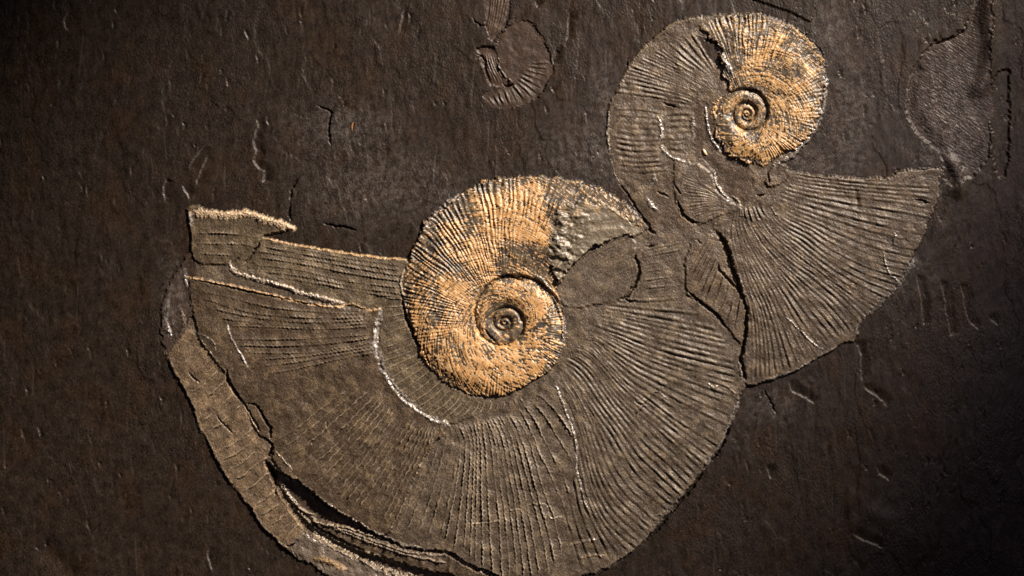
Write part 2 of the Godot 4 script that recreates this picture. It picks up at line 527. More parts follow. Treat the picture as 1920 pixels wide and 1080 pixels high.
# ------------------------------------------------------------------ base relief and the colour of each stone
func base_relief() -> void:
	var tarnish: Array[Vector4] = [Vector4(806, 440, 34, 50), Vector4(868, 392, 34, 34), Vector4(776, 520, 22, 70), Vector4(840, 500, 30, 24), Vector4(1000, 486, 60, 26), Vector4(1080, 372, 60, 30), Vector4(1150, 400, 70, 40), Vector4(820, 600, 20, 26), Vector4(815, 690, 30, 30), Vector4(1035, 640, 24, 60), Vector4(950, 350, 60, 12), Vector4(1345, 62, 50, 34), Vector4(1372, 118, 26, 46), Vector4(1500, 100, 40, 30), Vector4(1450, 140, 40, 16), Vector4(1352, 240, 16, 40), Vector4(1500, 240, 30, 20), Vector4(1530, 180, 16, 50)]
	var browns: Array[Vector4] = [Vector4(960, 960, 210, 110), Vector4(1240, 640, 90, 70), Vector4(560, 640, 150, 50), Vector4(1450, 620, 90, 60), Vector4(1250, 400, 70, 60), Vector4(1250, 860, 80, 60)]
	var dust_sheen_spots: Array[Vector4] = [Vector4(720, 350, 150, 75), Vector4(640, 240, 110, 50), Vector4(1110, 290, 120, 70), Vector4(1520, 310, 130, 40), Vector4(1590, 230, 50, 130), Vector4(325, 560, 28, 90), Vector4(1785, 250, 75, 140), Vector4(1700, 510, 60, 45), Vector4(1560, 60, 40, 60), Vector4(840, 380, 60, 40), Vector4(1130, 180, 24, 60), Vector4(1440, 760, 60, 40)]
	var ta := spiral_table([4, 5, 6, 8, 12, 15, 19, 26, 35, 42, 52, 83, 113, 141, 186, 272, 335, 380, 420, 460], 1.0)
	var tb := spiral_table([4, 5, 6, 7.5, 9, 12, 15, 19, 24, 29, 36, 44, 57, 88, 146, 190, 258, 300, 340, 380], -1.0)
	for j in HN:
		var y := Y0 + j * ST
		for i in W:
			var x := X0 + i * ST
			var k := j * W + i
			var lab := L[k]
			var kind := pkind[lab]
			var tint := ptint[lab]
			var h := P[k]
			var nf := nFine.get_noise_2d(x / 2.8, y / 2.8)
			var nm := nMid.get_noise_2d(x / 34.0, y / 34.0)
			var sk := speck(k)
			var c := Color.WHITE
			match kind:
				SLATE:
					var st := nFine.get_noise_2d(x / 2.2 + 300.0, y / 10.0)
					var n2 := nFine.get_noise_2d(x / 1.7 + 90.0, y / 1.9)
					var lo := nLow.get_noise_2d(x / 330.0, y / 420.0)
					var md := nMid.get_noise_2d(x / 26.0 + 90.0, y / 70.0)
					var lay := 2.2 * nLow.get_noise_2d(x / 300.0 + 17.0, y / 700.0) + 0.16 * nMid.get_noise_2d(x / 40.0, y / 60.0 + 50.0)
					var fr := lay - floorf(lay)
					lay = floorf(lay) + smoothstep(0.0, 0.1, fr) * 0.75 + 0.25 * fr
					var coarse := clampf(0.85 + 1.5 * nLow.get_noise_2d(x / 170.0 + 71.0, y / 230.0), 0.2, 1.3)
					h += 3.2 * lo + 0.6 * md + 1.1 * lay + coarse * (0.3 * st + 0.24 * n2 + 0.22 * sk)
					if lab == A.scar:
						h += 0.55 * nFine.get_noise_2d((x + y * 0.6) / 26.0, (y - x * 0.6) / 3.4)
					var v := 1.0 + 0.35 * nm + 0.3 * st + 0.45 * n2 + 0.9 * (sk - 0.5)
					if sk > 0.985:
						v *= 1.8
					var rust := smoothstep(0.1, 0.6, nMid.get_noise_2d(x / 120.0 + 400.0, y / 160.0))
					c = Color(0.0265 * v * (1.0 + 0.12 * rust), 0.0188 * v, 0.0142 * v * (1.0 - 0.12 * rust))
					# pale dust in blotches, and the slate's sheen painted in as paler colour
					var dust_sheen := 0.03
					for q in dust_sheen_spots:
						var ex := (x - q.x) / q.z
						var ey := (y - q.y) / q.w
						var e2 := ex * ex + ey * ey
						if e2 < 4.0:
							dust_sheen = maxf(dust_sheen, exp(-e2))
					var sp := smoothstep(0.1, 0.45, nMid.get_noise_2d(x / 21.0 + 33.0, y / 17.0) + 0.3 * n2 + 0.3 * dust_sheen)
					c = c.lerp(Color(0.1 * v, 0.087 * v, 0.08 * v), 0.5 * dust_sheen * (0.25 + 0.75 * sp))
				SHELL, SMOOTH:
					var am := 1.0 if kind == SHELL else 0.75
					h += am * (1.0 * nm + 0.6 * nf + 0.42 * sk) + 3.2 * nLow.get_noise_2d(x / 170.0, y / 170.0)
					var v := 1.0 + 0.28 * nm + 0.42 * nf + 0.25 * nMid.get_noise_2d(x / 9.0, y / 9.0) + 0.75 * (sk - 0.5) + 0.35 * nFine.get_noise_2d(x / 1.9 + 40.0, y / 1.9)
					if sk > 0.98:
						v += 1.1
					c = Color(0.09 * v, 0.067 * v, 0.047 * v)
					var br := smoothstep(0.1, 0.5, nMid.get_noise_2d(x / 70.0 + 200.0, y / 70.0))
					for q in browns:
						var ex := (x - q.x) / q.z
						var ey := (y - q.y) / q.w
						var e2 := ex * ex + ey * ey
						if e2 < 4.0:
							br = maxf(br, exp(-e2))
					c = c.lerp(Color(0.074 * v, 0.054 * v, 0.037 * v), 0.75 * br)
					c = c.lerp(Color(0.16 * v, 0.12 * v, 0.078 * v), 0.6 * smoothstep(0.12, 0.5, nMid.get_noise_2d(x / 48.0 + 500.0, y / 48.0)))
				PALE:
					h += 2.0 * nm + 0.9 * nf
					var v := 1.0 + 0.5 * nf + 0.3 * nm
					c = Color(0.42 * v, 0.38 * v, 0.33 * v)
				BROWN:
					h += 0.8 * nm + 0.3 * nf
					var v := 1.0 + 0.3 * nf + 0.3 * nm
					c = Color(0.042 * v, 0.024 * v, 0.0145 * v)
				WRINKLE:
					var lump := nMid.get_noise_2d((x - y * 0.5) / 40.0, (y + x * 0.3) / 30.0)
					var near := smoothstep(1125.0, 1045.0, x)
					h += 10.0 * smoothstep(1200.0, 1045.0, x) + lump * (1.5 + 3.5 * near) + 0.35 * nf + 0.15 * sk
					var v := 1.0 + 0.4 * nf + 0.3 * nm
					c = Color(0.15 * v, 0.12 * v, 0.082 * v).lerp(Color(0.45, 0.3, 0.15), 0.6 * smoothstep(0.0, 0.45, nm + 0.5 * nf) * smoothstep(440.0, 370.0, y))
				GOLD_A, GOLD_B:
					var is_a := kind == GOLD_A
					var dx := x - (945.0 if is_a else 1400.0)
					var dy := y - (604.0 if is_a else 214.0)
					var r := sqrt(dx * dx + dy * dy)
					var ang := atan2(dy, dx) if is_a else atan2(dy, -dx)
					if ang < 0.0:
						ang += TAU
					var deg := mini(359, int(ang * 360.0 / TAU))
					var tab := ta if is_a else tb
					var n := 0
					while n < 5 and tab[n * 360 + deg] < r:
						n += 1
					var ro := tab[mini(n, 4) * 360 + deg]
					var ri := tab[(n - 1) * 360 + deg] if n > 0 else 0.0
					var v := clampf((r - ri) / (ro - ri), 0.0, 1.0)
					var wd := ro - ri
					# whorl: steep wall at the seam, broad flank, rounded outer edge
					var size := minf(11.5, 3.0 + 0.08 * wd) if is_a else minf(9.0, 2.5 + 0.07 * wd)
					if is_a:
						size *= 0.45 + 0.55 * smoothstep(1215.0, 1100.0, x)
						size *= 0.9 + 0.1 * smoothstep(36.0, 50.0, r)
					else:
						size *= 0.5 + 0.5 * smoothstep(1345.0, 1390.0, x)
					var wall := smoothstep(0.0, clampf(7.0 / wd, 0.03, 0.3), v)
					var prof := (0.5 * wall + 0.5 * smoothstep(0.0, 0.4, v)) * (1.0 - 0.15 * v) * (1.0 - 0.75 * smoothstep(0.66 if is_a else 0.6, 1.0, v))
					if n * 4 + deg / 90.0 > (15.95 if is_a else 15.4):
						prof = 0.12 * (1.0 - v)
					h += size * prof + (1.0 - smoothstep(0.0, 5.0, float(n))) * -1.5
					if n <= 3 and n > 0:
						h -= 2.6 * exp(-pow(v * wd / 3.2, 2.0))
					h -= 3.5 * smoothstep(46.0, 8.0, r)
					# ribs, finer towards the middle, bent forward at the outer edge
					var nr := 148.0 if is_a else 120.0
					var warp := 0.4 * nLow.get_noise_2d(ang * 5.0, r / 120.0) + 0.12 * v * v
					var pr := ang * nr / (TAU) + 2.4 * warp
					var rb := cos(pr * TAU) * (0.6 + 0.4 * clampf(nMid.get_noise_2d(ang * 7.0, r / 90.0) * 2.0 + 0.4, 0.0, 1.0))
					var ra := clampf(r / nr * TAU / 6.0, 0.25, 1.3) * (1.15 if is_a else 1.35)
					ra *= clampf(0.72 + 1.5 * nLow.get_noise_2d(x / 110.0 + 5.0, y / 110.0), 0.3, 1.15)
					h += ra * (0.95 if is_a else 1.0) * rb * wall + 1.2 * nm + 0.22 * nf + 0.1 * sk
					# gold shell, dark where it has flaked off along the ribs
					var fl := nFine.get_noise_2d(ang * r * 0.1, r * 0.04 + n * 7.0)
					var bl := nFine.get_noise_2d(x / 9.0 + 700.0, y / 9.0)
					var band := nMid.get_noise_2d(x / 55.0 + 40.0, y / 55.0)
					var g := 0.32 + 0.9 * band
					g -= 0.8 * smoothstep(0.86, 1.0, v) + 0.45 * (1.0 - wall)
					if is_a:
						g -= 1.2 * smoothstep(42.0, 34.0, r)
						g -= 0.9 * smoothstep(1000.0, 1075.0, x) * smoothstep(560.0, 480.0, y)
						g -= 0.5 * smoothstep(60.0, 20.0, absf(y - 485.0)) * smoothstep(890.0, 960.0, x)
						g -= 0.25 * smoothstep(60.0, 20.0, absf(r - 235.0)) * smoothstep(900.0, 860.0, x) * smoothstep(600.0, 520.0, y)
						g += 0.55 * smoothstep(80.0, 45.0, absf(x - 962.0)) * smoothstep(68.0, 40.0, absf(y - 408.0))
						g += 0.3 * smoothstep(640.0, 690.0, y)
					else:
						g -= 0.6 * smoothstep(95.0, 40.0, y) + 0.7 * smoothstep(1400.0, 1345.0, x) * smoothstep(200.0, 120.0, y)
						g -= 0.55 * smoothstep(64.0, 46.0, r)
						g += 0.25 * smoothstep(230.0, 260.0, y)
					for q in tarnish:
						var ex := (x - q.x) / q.z
						var ey := (y - q.y) / q.w
						var e2 := ex * ex + ey * ey
						if e2 < 4.0:
							g -= 0.8 * exp(-e2)
					# flecks as wide as a rib, and dark lines in the grooves
					var keep := clampf(g, -0.7, 0.6)
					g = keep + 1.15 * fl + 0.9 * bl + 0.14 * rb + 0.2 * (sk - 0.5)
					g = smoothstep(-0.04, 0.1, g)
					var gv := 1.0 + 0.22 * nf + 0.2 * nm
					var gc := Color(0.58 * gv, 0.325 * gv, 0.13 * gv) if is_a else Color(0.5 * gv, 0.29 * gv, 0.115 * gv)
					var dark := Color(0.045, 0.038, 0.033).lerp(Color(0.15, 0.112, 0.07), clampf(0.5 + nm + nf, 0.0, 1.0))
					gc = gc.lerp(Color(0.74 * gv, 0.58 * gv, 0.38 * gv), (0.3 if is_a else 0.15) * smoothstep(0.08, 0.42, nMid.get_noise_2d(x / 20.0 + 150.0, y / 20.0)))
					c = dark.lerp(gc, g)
					h += 1.0 * g * smoothstep(30.0, 50.0, r)
			var rim := minf(minf(i, W - 1 - i), minf(j, HN - 1 - j)) * ST
			if rim < 26.0:
				h *= smoothstep(0.0, 26.0, rim)
			H[k] = h
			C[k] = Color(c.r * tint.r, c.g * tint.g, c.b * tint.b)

# ------------------------------------------------------------------ ribs of the three shells
func ribs_large() -> void:
	var b: int = A.body
	var ok := [A.body, A.inner, A.flank]
	# right side: broad bent bands
	family(["1135,560 1180,563 1230,562 1275,558", "1122,574 1175,583 1230,592 1285,602 1350,618", "1118,588 1170,600 1230,617 1285,632 1375,655", "1110,606 1172,628 1225,648 1270,662 1385,690"], [2, 3, 3], b, 3.8, 1.0, 0.0, [], 0.12, ok)
	family(["1110,606 1172,628 1225,648 1270,662 1385,690", "1095,628 1120,635 1150,655 1200,686 1250,708 1312,733 1378,758", "1084,642 1107,648 1132,670 1175,715 1215,745 1275,790 1352,838", "1065,656 1100,665 1125,692 1155,730 1190,765 1225,795 1280,845 1318,880", "1058,665 1088,678 1110,700 1140,745 1170,782 1210,830 1250,865 1296,912", "1050,685 1082,720 1117,770 1150,815 1190,880 1230,920 1265,948", "1045,692 1075,732 1095,775 1112,822 1130,880 1157,928 1190,960 1226,992", "1060,740 1078,775 1088,820 1100,880 1115,930 1140,975 1170,1005 1196,1026"], [5, 4, 4, 3, 4, 4, 4], b, 3.5, 0.95, 0.0, [], 0.28, ok)
	family(["1060,740 1078,775 1088,820 1100,880 1115,930 1140,975 1170,1005 1196,1026", "1085,860 1092,910 1105,960 1130,1010 1150,1052", "1058,945 1068,980 1080,1020 1095,1070"], [3, 3], b, 3.6, 1.2, 0.0, [], 0.12, ok)
	# middle: narrow beaded crests
	family(["1002,735 1030,757 1058,792 1076,822", "990,742 1020,777 1047,820 1076,868", "970,762 995,805 1012,850 1030,885 1060,955 1070,1000", "962,772 985,808 1000,850 1015,905 1040,975 1055,1040", "945,774 965,810 985,880 1002,945 1020,1020 1030,1080", "930,778 950,820 965,890 978,955 990,1030 998,1085", "915,780 932,815 945,880 957,957 966,1030 970,1090", "902,783 918,815 927,890 936,975 940,1040 942,1090"], [1, 2, 1, 2, 2, 2, 2], b, 2.3, 1.7, 9.0, [], 4.5, ok, "rib", 1.6)
	family(["902,783 910,830 914,900 918,977 922,1040 925,1090", "887,786 896,830 894,900 893,980 892,1060", "868,790 882,830 880,900 874,980 870,1040", "850,796 865,830 858,900 846,970 836,1020"], [2, 2, 2], b, 2.3, 1.7, 9.0, [], 4.5, ok, "rib", 1.6)
	family(["850,796 862,820 852,890 840,950 825,1015", "820,795 808,840 785,900 760,960 738,1000", "795,795 765,850 730,910 700,965", "765,775 720,840 680,900 645,945", "735,760 690,820 640,880 600,920", "705,740 650,795 600,840 560,872", "668,716 605,762 548,806 512,826"], [4, 5, 4, 4, 4, 3], A.flank, 2.4, 1.25, 17.0, [], 1.6, [A.flank, A.body], "rib", 1.6)
	# thin radial lines on the band round the coil
	family(["768,560 740,560 718,556", "765,610 735,622 714,630", "778,655 745,668 715,678", "806,695 775,718 742,740", "835,722 812,745 775,768", "866,740 848,762 818,785", "900,750 892,768 880,782", "935,752 932,765 925,776", "975,742 978,750 985,758"], [4, 4, 4, 3, 3, 4, 3, 4], A.inner, 1.9, 1.2, 0.0, [], 2.6, [A.inner, A.body])
	# long lines of the strips at the left
	family(["364,437 420,437 460,441 492,447", "366,456 410,456 455,457 478,462", "370,474 410,476 440,478"], [1, 1], A.strip, 2.6, 1.2, 7.0, [], 2.0, [A.strip], "growth_line")
	family(["500,452 560,466 655,484 756,498", "480,470 555,482 655,500 757,518", "470,495 555,505 655,527 757,540", "520,520 600,532 680,548 757,560"], [2, 2, 2], A.inner, 2.6, 1.2, 7.0, [], 1.6, [A.inner], "growth_line")
	family(["375,545 430,556 505,575 605,585 690,588", "388,560 450,580 505,590 605,596 690,594", "410,595 470,603 530,609 600,613 690,604", "430,610 520,613 605,616 695,612", "436,635 520,636 600,633 695,627", "455,660 560,661 640,652 702,640", "480,674 560,668 640,658 704,648", "500,700 560,690 640,672 706,660"], [1, 2, 1, 1, 2, 1, 2], A.flank, 2.6, 1.3, 8.0, [], 1.3, [A.flank], "growth_line")
	# cross ridges of the keel band
	family(["332,690 350,676 385,652", "352,738 380,722 412,690", "385,815 420,788 456,756", "402,848 440,830 478,800", "432,905 470,880 505,850", "470,950 500,932 522,915", "500,990 530,968 556,956", "528,1022 545,1000 568,976"], [2, 3, 1, 3, 2, 2, 2], A.keel, 2.8, 2.0, 0.0, [], 1.6, [A.keel], "cross_ridge", 2.6)
	family(["612,985 605,992 598,1000", "690,1000 684,1018 678,1032", "770,1030 766,1048 762,1064", "850,1045 846,1065 842,1085"], [4, 4, 3], A.lower, 6.0, 2.4, 0.0, [], 0.1, [A.lower], "cross_ridge")
	# faint lines on the smooth cast and on the middle piece
	family(["1098,470 1130,450 1160,440", "1075,505 1130,470 1180,445", "1085,530 1140,500 1190,478", "1130,545 1165,530 1195,515"], [2, 2, 2], A.cast, 1.8, 0.6, 0.0, [], 0.3, [A.cast], "faint_line")
	family(["1205,470 1240,462 1280,455", "1205,510 1245,504 1282,498", "1207,557 1240,555 1280,553"], [3, 3], b, 2.2, 0.7, 0.0, [], 0.25, [A.body], "faint_line")

func ribs_upper() -> void:
	var f: int = A.bfan
	family(["1484,325 1560,335 1650,345 1750,350", "1470,345 1520,357 1600,368 1680,378 1748,390", "1455,370 1510,392 1570,412 1640,434 1730,455", "1442,385 1470,412 1517,437 1555,465 1630,502 1700,520", "1437,405 1460,435 1505,470 1555,510 1618,550 1665,575", "1415,410 1437,440 1480,480 1530,515 1580,555 1625,600", "1407,415 1430,452 1470,497 1520,540 1560,575 1600,625"], [4, 4, 5, 4, 4, 3], f, 3.1, 0.85, 0.0, [], 0.12, [f])
	family(["1407,415 1430,452 1470,497 1520,540 1560,575 1600,625", "1392,400 1402,430 1430,475 1470,530 1510,585 1560,645", "1385,400 1388,440 1405,480 1430,525 1455,575 1480,640 1500,690", "1378,410 1380,450 1392,490 1410,540 1428,580 1440,640 1445,710", "1370,415 1370,450 1385,500 1402,560 1410,600 1412,660 1408,715", "1362,418 1362,445 1380,500 1396,545"], [4, 4, 4, 4, 2], f, 3.0, 0.85, 0.0, [], 0.12, [f])
	family(["1380,388 1378,400 1372,425", "1395,385 1397,400 1402,425", "1425,382 1432,398 1446,418"], [4, 4], f, 2.4, 1.6, 0.0, [], 0.3, [f, A.bwhorl])
	var w: int = A.bwhorl
	family(["1342,135 1318,95 1292,58", "1332,148 1275,112 1240,85", "1324,160 1258,122 1212,102", "1322,174 1240,138 1185,116", "1310,184 1240,160 1165,142", "1300,196 1230,182 1150,172"], [4, 4, 4, 4, 3], w, 3.0, 1.1, 0.0, [], 0.18, [w])
	family(["1240,212 1195,205 1148,205", "1238,250 1190,250 1146,244", "1240,290 1190,292 1150,284", "1255,318 1200,322 1160,318"], [4, 4, 3], w, 3.4, 0.9, 0.0, [], 0.1, [w])
	family(["1300,214 1272,212 1248,214", "1300,245 1272,246 1246,248", "1294,276 1270,280 1250,276"], [3, 3], A.bpanel, 3.8, 1.2, 0.0, [], 0.15, [A.bpanel])
	family(["1345,362 1315,345 1272,322", "1372,385 1330,366 1282,358", "1380,390 1330,385 1285,395", "1382,394 1345,398 1302,414"], [5, 5, 5], A.bsmall, 2.0, 1.0, 0.0, [], 0.35, [A.bsmall])
	family(["1330,448 1308,485 1287,520", "1342,468 1320,512 1300,553", "1350,498 1335,535 1322,570", "1368,528 1358,570 1345,592", "1390,552 1384,590 1376,625"], [3, 2, 2, 2], A.bpiece, 2.6, 1.5, 0.0, [], 0.35, [A.bpiece])

func ribs_small() -> void:
	family(["985,118 1012,118 1032,116", "980,128 1008,136 1030,142", "972,140 1000,155 1020,166", "965,150 988,170 1002,186", "955,160 966,180 972,196", "935,168 940,186 948,200", "912,178 922,190 930,202"], [2, 2, 2, 2, 2, 2], A.cdisc, 2.6, 1.0, 0.0, [], 0.2, [A.cdisc])
	family(["905,96 912,125 926,158", "922,98 930,125 948,156"], [4], A.cstrip, 2.2, 1.8, 0.0, [], 0.2, [A.cstrip])
	family(["912,62 918,30 925,-30", "920,74 930,35 940,-30", "930,68 945,35 954,-10"], [3, 3], A.ctop, 2.2, 0.8, 0.0, [], 0.3, [A.ctop])

# ------------------------------------------------------------------ cracks, broken edges, seams
func breaks() -> void:
	var white := Color(0.55, 0.5, 0.46)
	var tan := Color(0.5, 0.4, 0.28)
	var orange := Color(0.62, 0.4, 0.2)
	var grey := Color(0.2, 0.18, 0.165)
	# the long crack between the two shells
	crack("1338,430 1352,446 1364,472 1371,500 1382,530 1391,556 1397,575", 5.5, 16.0, 30.0)
	crack("1392,556 1399,582 1399,605 1396,640 1391,660 1388,668 1393,690 1397,716", 3.4, 13.0)
	crack("1345,492 1347,505 1365,524 1376,536 1390,546", 2.8, 7.0)
	crack("1286,544 1300,557 1320,572 1338,586 1352,602 1360,616", 3.0, 7.0)
	crack("1193,470 1192,484 1199,504 1195,524 1186,542 1176,556 1160,562", 3.2, 8.0)
	crack("1168,560 1182,566 1196,563", 2.6, 7.0)
	crack("1202,402 1212,418 1222,434 1230,442", 3.6, 8.0)
	crack("1160,342 1176,364 1190,386 1204,406", 2.0, 5.0)
	crack("1206,463 1216,462 1230,458", 2.6, 5.0)
	crack("1267,372 1275,390 1283,404 1300,416 1314,419", 3.0, 8.0)
	crack("1263,340 1267,352 1280,366", 2.4, 6.0)
	crack("1230,358 1246,366 1254,370", 2.6, 7.0)
	crack("1305,448 1312,456 1320,458", 2.4, 6.0)
	crack("1415,365 1424,367 1436,363", 2.4, 8.0)
	crack("1437,324 1440,336 1441,349", 2.2, 6.0)
	crack("1712,374 1728,376 1744,381", 2.6, 8.0)
	crack("1240,192 1258,198 1272,202", 2.6, 7.0)
	crack("1318,74 1334,78 1350,84", 2.4, 5.0)
	crack("1178,108 1176,120 1174,130", 2.2, 5.0)
	crack("1392,168 1405,169 1420,172 1430,178", 3.0, 7.0)
	# left of the large one
	crack("427,690 427,712 438,728 452,748 458,756", 3.2, 9.0)
	crack("462,757 480,758 490,772 503,798 508,802 506,826", 2.6, 8.0)
	crack("492,818 506,828 509,838 504,852 496,862", 2.4, 9.0)
	crack("497,862 504,874 512,892 524,900", 4.5, 14.0)
	crack("512,892 516,912 515,930", 3.0, 10.0)
	crack("455,748 468,772 478,790 490,812", 2.2, 6.0)
	crack("352,692 358,704 372,714 376,722", 2.0, 4.0)
	crack("402,775 415,790 430,806 440,815", 1.9, 3.5)
	crack("534,1020 545,1025 556,1016", 2.6, 8.0)
	crack("493,449 480,468 462,490 452,500", 2.2, 6.0)
	crack("605,419 625,423 650,427 670,432", 2.3, 6.0)
	crack("545,380 543,400 545,416", 2.6, 5.0)
	crack("592,195 603,202 620,210 617,230 618,262 622,276", 2.2, 4.5)
	crack("562,330 550,350 542,380", 2.4, 4.0)
	crack("790,640 800,668 806,690", 2.0, 4.0)
	crack("752,545 760,590 775,630 790,655", 2.8, 8.0)
	crack("928,520 945,519 965,521 985,527", 3.2, 6.0)
	crack("905,614 915,626 930,645", 2.6, 6.0)
	crack("1188,749 1200,758 1215,752 1228,738 1240,737", 1.9, 3.0)
	crack("1184,788 1196,772 1208,762", 1.8, 3.0)
	crack("1325,872 1348,846 1366,808 1372,795", 2.8, 8.0)
	crack("1196,1030 1230,996 1262,958 1300,912 1328,872", 2.6, 7.0, 40.0)
	crack("1430,728 1440,745 1448,760 1456,780", 1.8, 4.0)
	crack("940,152 950,162 968,158", 2.0, 5.0)
	crack("890,100 908,110 912,135 922,160", 1.8, 4.0)
	crack("885,30 895,44 914,50", 1.8, 4.0)
	# white broken edge between the two layers of the large one
	vein("716,578 710,600 706,622 706,645 712,668 718,690 728,708 742,728 762,750 788,770 812,785 846,796", 5.6, 2.2, Color(0.4, 0.37, 0.35), A.vein, 0.9)
	vein("706,622 702,640 706,665", 7.0, 1.0, white, A.vein, 0.7)
	vein("1041,717 1047,735 1056,758 1066,786 1076,812 1080,840 1081,872 1086,900 1092,928 1102,958", 2.4, 2.6, white, A.vein, 0.9)
	vein("846,1034 856,1046 872,1056 890,1064 920,1076", 2.2, 2.0, white, A.vein, 0.9)
	vein("505,866 530,892 552,900 577,917 602,936 632,957 662,976 692,993 722,1007 752,1020 790,1030 812,1042 846,1034", 4.2, 1.6, Color(0.4, 0.35, 0.3), A.vein, 0.75)
	vein("525,902 540,926 556,946 572,962", 2.6, 5.0, tan, A.vein, 0.7)
	vein("575,966 598,980 622,984 650,990 690,1002 720,1012", 2.6, 3.0, tan, A.vein, 0.7)
	vein("580,990 602,1010 640,1032 690,1054 740,1074 792,1085", 4.0, 3.0, tan, A.vein, 0.8)
	vein("590,1046 620,1054 650,1066", 7.0, 2.0, orange, A.orange, 0.7)
	vein("432,490 436,506 456,516 500,529 545,541 560,548 592,556 616,564 648,568", 4.6, 4.2, Color(0.68, 0.56, 0.44), A.vein, 0.96)
	vein("470,508 500,520 530,530", 8.0, 1.0, Color(0.32, 0.26, 0.2), A.vein, 0.6)
	vein("350,519 380,526 420,533 475,545 510,553 550,563 593,571 630,575 662,570 690,581 714,578", 2.3, 2.2, orange, A.orange, 0.85)
	crack("370,526 420,536 475,549 530,560 600,574", 2.0, 5.0)
	vein("357,399 400,402 440,404 465,401 500,413 525,420 549,429", 9.0, 3.6, Color(0.74, 0.55, 0.36), A.orange, 0.92)
	vein("356,398 358,412 360,425", 4.5, 1.5, white, A.vein, 0.9)
	vein("497,446 520,453 560,460 600,466 640,473 680,479 720,484 762,487", 2.4, 1.8, orange, A.orange, 0.8)
	vein("318,560 312,585 312,610 318,632", 5.0, 1.8, Color(0.3, 0.27, 0.25), A.vein, 0.8)
	vein("312,602 318,618 322,636", 3.2, 3.0, white, A.vein, 0.9)
	vein("346,500 348,525 356,548", 4.0, 2.2, grey, A.vein, 0.7)
	vein("340,580 346,600 350,612", 4.5, 2.2, tan, A.vein, 0.6)
	vein("424,598 430,620 438,640 446,655 458,674 466,688", 1.8, 1.6, white, A.vein, 0.9)
	vein("446,655 458,674 466,688", 2.4, 1.6, white, A.vein, 0.9)
	vein("372,622 388,632 402,640 406,655", 1.5, 1.2, white, A.vein, 0.7)
	vein("612,790 612,805 620,815", 1.4, 1.2, tan, A.vein, 0.7)
	vein("362,616 385,648 410,680 425,700", 2.2, 2.0, tan, A.vein, 0.4)
	vein("455,752 468,775 484,805 492,820", 3.2, 2.0, tan, A.vein, 0.55)
	vein("515,842 535,865 552,885", 2.2, 2.0, tan, A.vein, 0.6)
	# thin stacked layers in the long opening, chipped outer edge of the keel band
	for q in ["518,897 534,922 550,942 570,958 592,968", "526,915 545,940 566,958 585,968", "548,950 575,976 610,1002 650,1022 700,1042 760,1060", "600,980 640,992 690,1010 740,1028 790,1040", "560,960 590,990 630,1014 680,1034 740,1052", "620,988 660,1004 720,1026 780,1044 840,1056"]:
		vein(q, 2.0, 4.5, tan, -1, 0.6)
	vein("318,668 325,690 338,714 354,742 366,768 376,800 390,824 404,852", 2.2, 1.0, Color(0.24, 0.2, 0.16), A.vein, 0.5)
	vein("404,852 420,884 434,908 458,938 478,962 494,988 518,1010 534,1028", 2.4, 1.0, Color(0.26, 0.22, 0.18), A.vein, 0.5)
	# short cross breaks between the ribs
	vein("872,984 890,981 916,980 935,975", 1.5, 1.6, tan, A.vein, 0.8)
	vein("945,962 958,957 975,956 980,964", 1.5, 1.6, tan, A.vein, 0.7)
	vein("984,948 1005,944 1024,947 1028,966 1034,972 1058,966", 1.5, 1.6, tan, A.vein, 0.7)
	vein("1068,1022 1090,1016 1120,1010", 3.0, 1.6, tan, A.vein, 0.5)
	vein("1078,1048 1110,1042 1140,1040", 2.4, 1.6, orange, A.vein, 0.3)
	vein("1220,968 1240,962 1258,955", 1.5, 1.4, tan, A.vein, 0.5)
	vein("1237,735 1244,742 1252,748", 2.0, 2.0, white, A.vein, 0.8)
	vein("1358,722 1372,732 1384,740", 1.8, 2.0, tan, A.vein, 0.7)
	vein("1325,716 1335,726 1350,722", 3.0, 2.5, tan, A.vein, 0.5)
	# the grey keel wall along the right edge of the large one
	vein("1386,742 1378,768 1367,797 1354,826 1340,848 1326,868 1312,888", 4.6, 2.4, Color(0.25, 0.22, 0.2), A.rimr, 0.9)
	vein("1290,918 1260,952 1230,985 1195,1022 1150,1055 1110,1076", 5.0, 1.6, Color(0.2, 0.165, 0.13), A.rimr, 0.7, 40.0)
	vein("1385,674 1388,690 1390,714", 4.0, 3.0, Color(0.3, 0.26, 0.23), A.rimr, 0.9)
	# left edge of the gold coil: thin standing lip, and a broken glittering rim at the upper left
	vein("758,505 752,530 756,560 764,592", 2.4, 4.0, tan, A.orange, 0.8)
	vein("792,436 806,412 828,391 850,374 868,362", 5.0, 3.4, Color(0.5, 0.44, 0.4), A.vein, 0.75)
	vein("768,487 776,465 784,450", 2.6, 2.5, orange, A.orange, 0.6)
	vein("890,598 898,570 906,556", 2.6, 3.0, Color(0.6, 0.42, 0.26), A.orange, 0.7)
	vein("1000,512 1020,530 1036,552 1048,580 1056,610 1054,645", 4.0, 4.0, Color(0.4, 0.35, 0.3), A.vein, 0.75)
	vein("1036,430 1046,452 1058,474 1072,492", 6.0, 3.0, Color(0.5, 0.45, 0.38), A.vein, 0.75)
	vein("1098,368 1130,382 1160,402 1188,424", 3.0, 2.0, Color(0.45, 0.34, 0.2), A.orange, 0.5)
	# upper right one
	vein("1546,130 1547,165 1541,208 1528,242 1508,268 1478,296 1450,308", 5.0, 2.6, Color(0.3, 0.265, 0.245), A.brim, 0.9, 30.0)
	vein("1143,205 1139,240 1140,262 1143,290", 2.4, 2.6, Color(0.42, 0.37, 0.3), A.bedge, 0.7)
	vein("1155,172 1178,130 1204,96 1232,70 1262,48 1300,36", 4.0, 1.6, Color(0.2, 0.165, 0.12), A.bedge, 0.5)
	vein("1231,216 1236,228 1240,250 1236,270", 3.6, 2.6, white, A.bvein, 0.7)
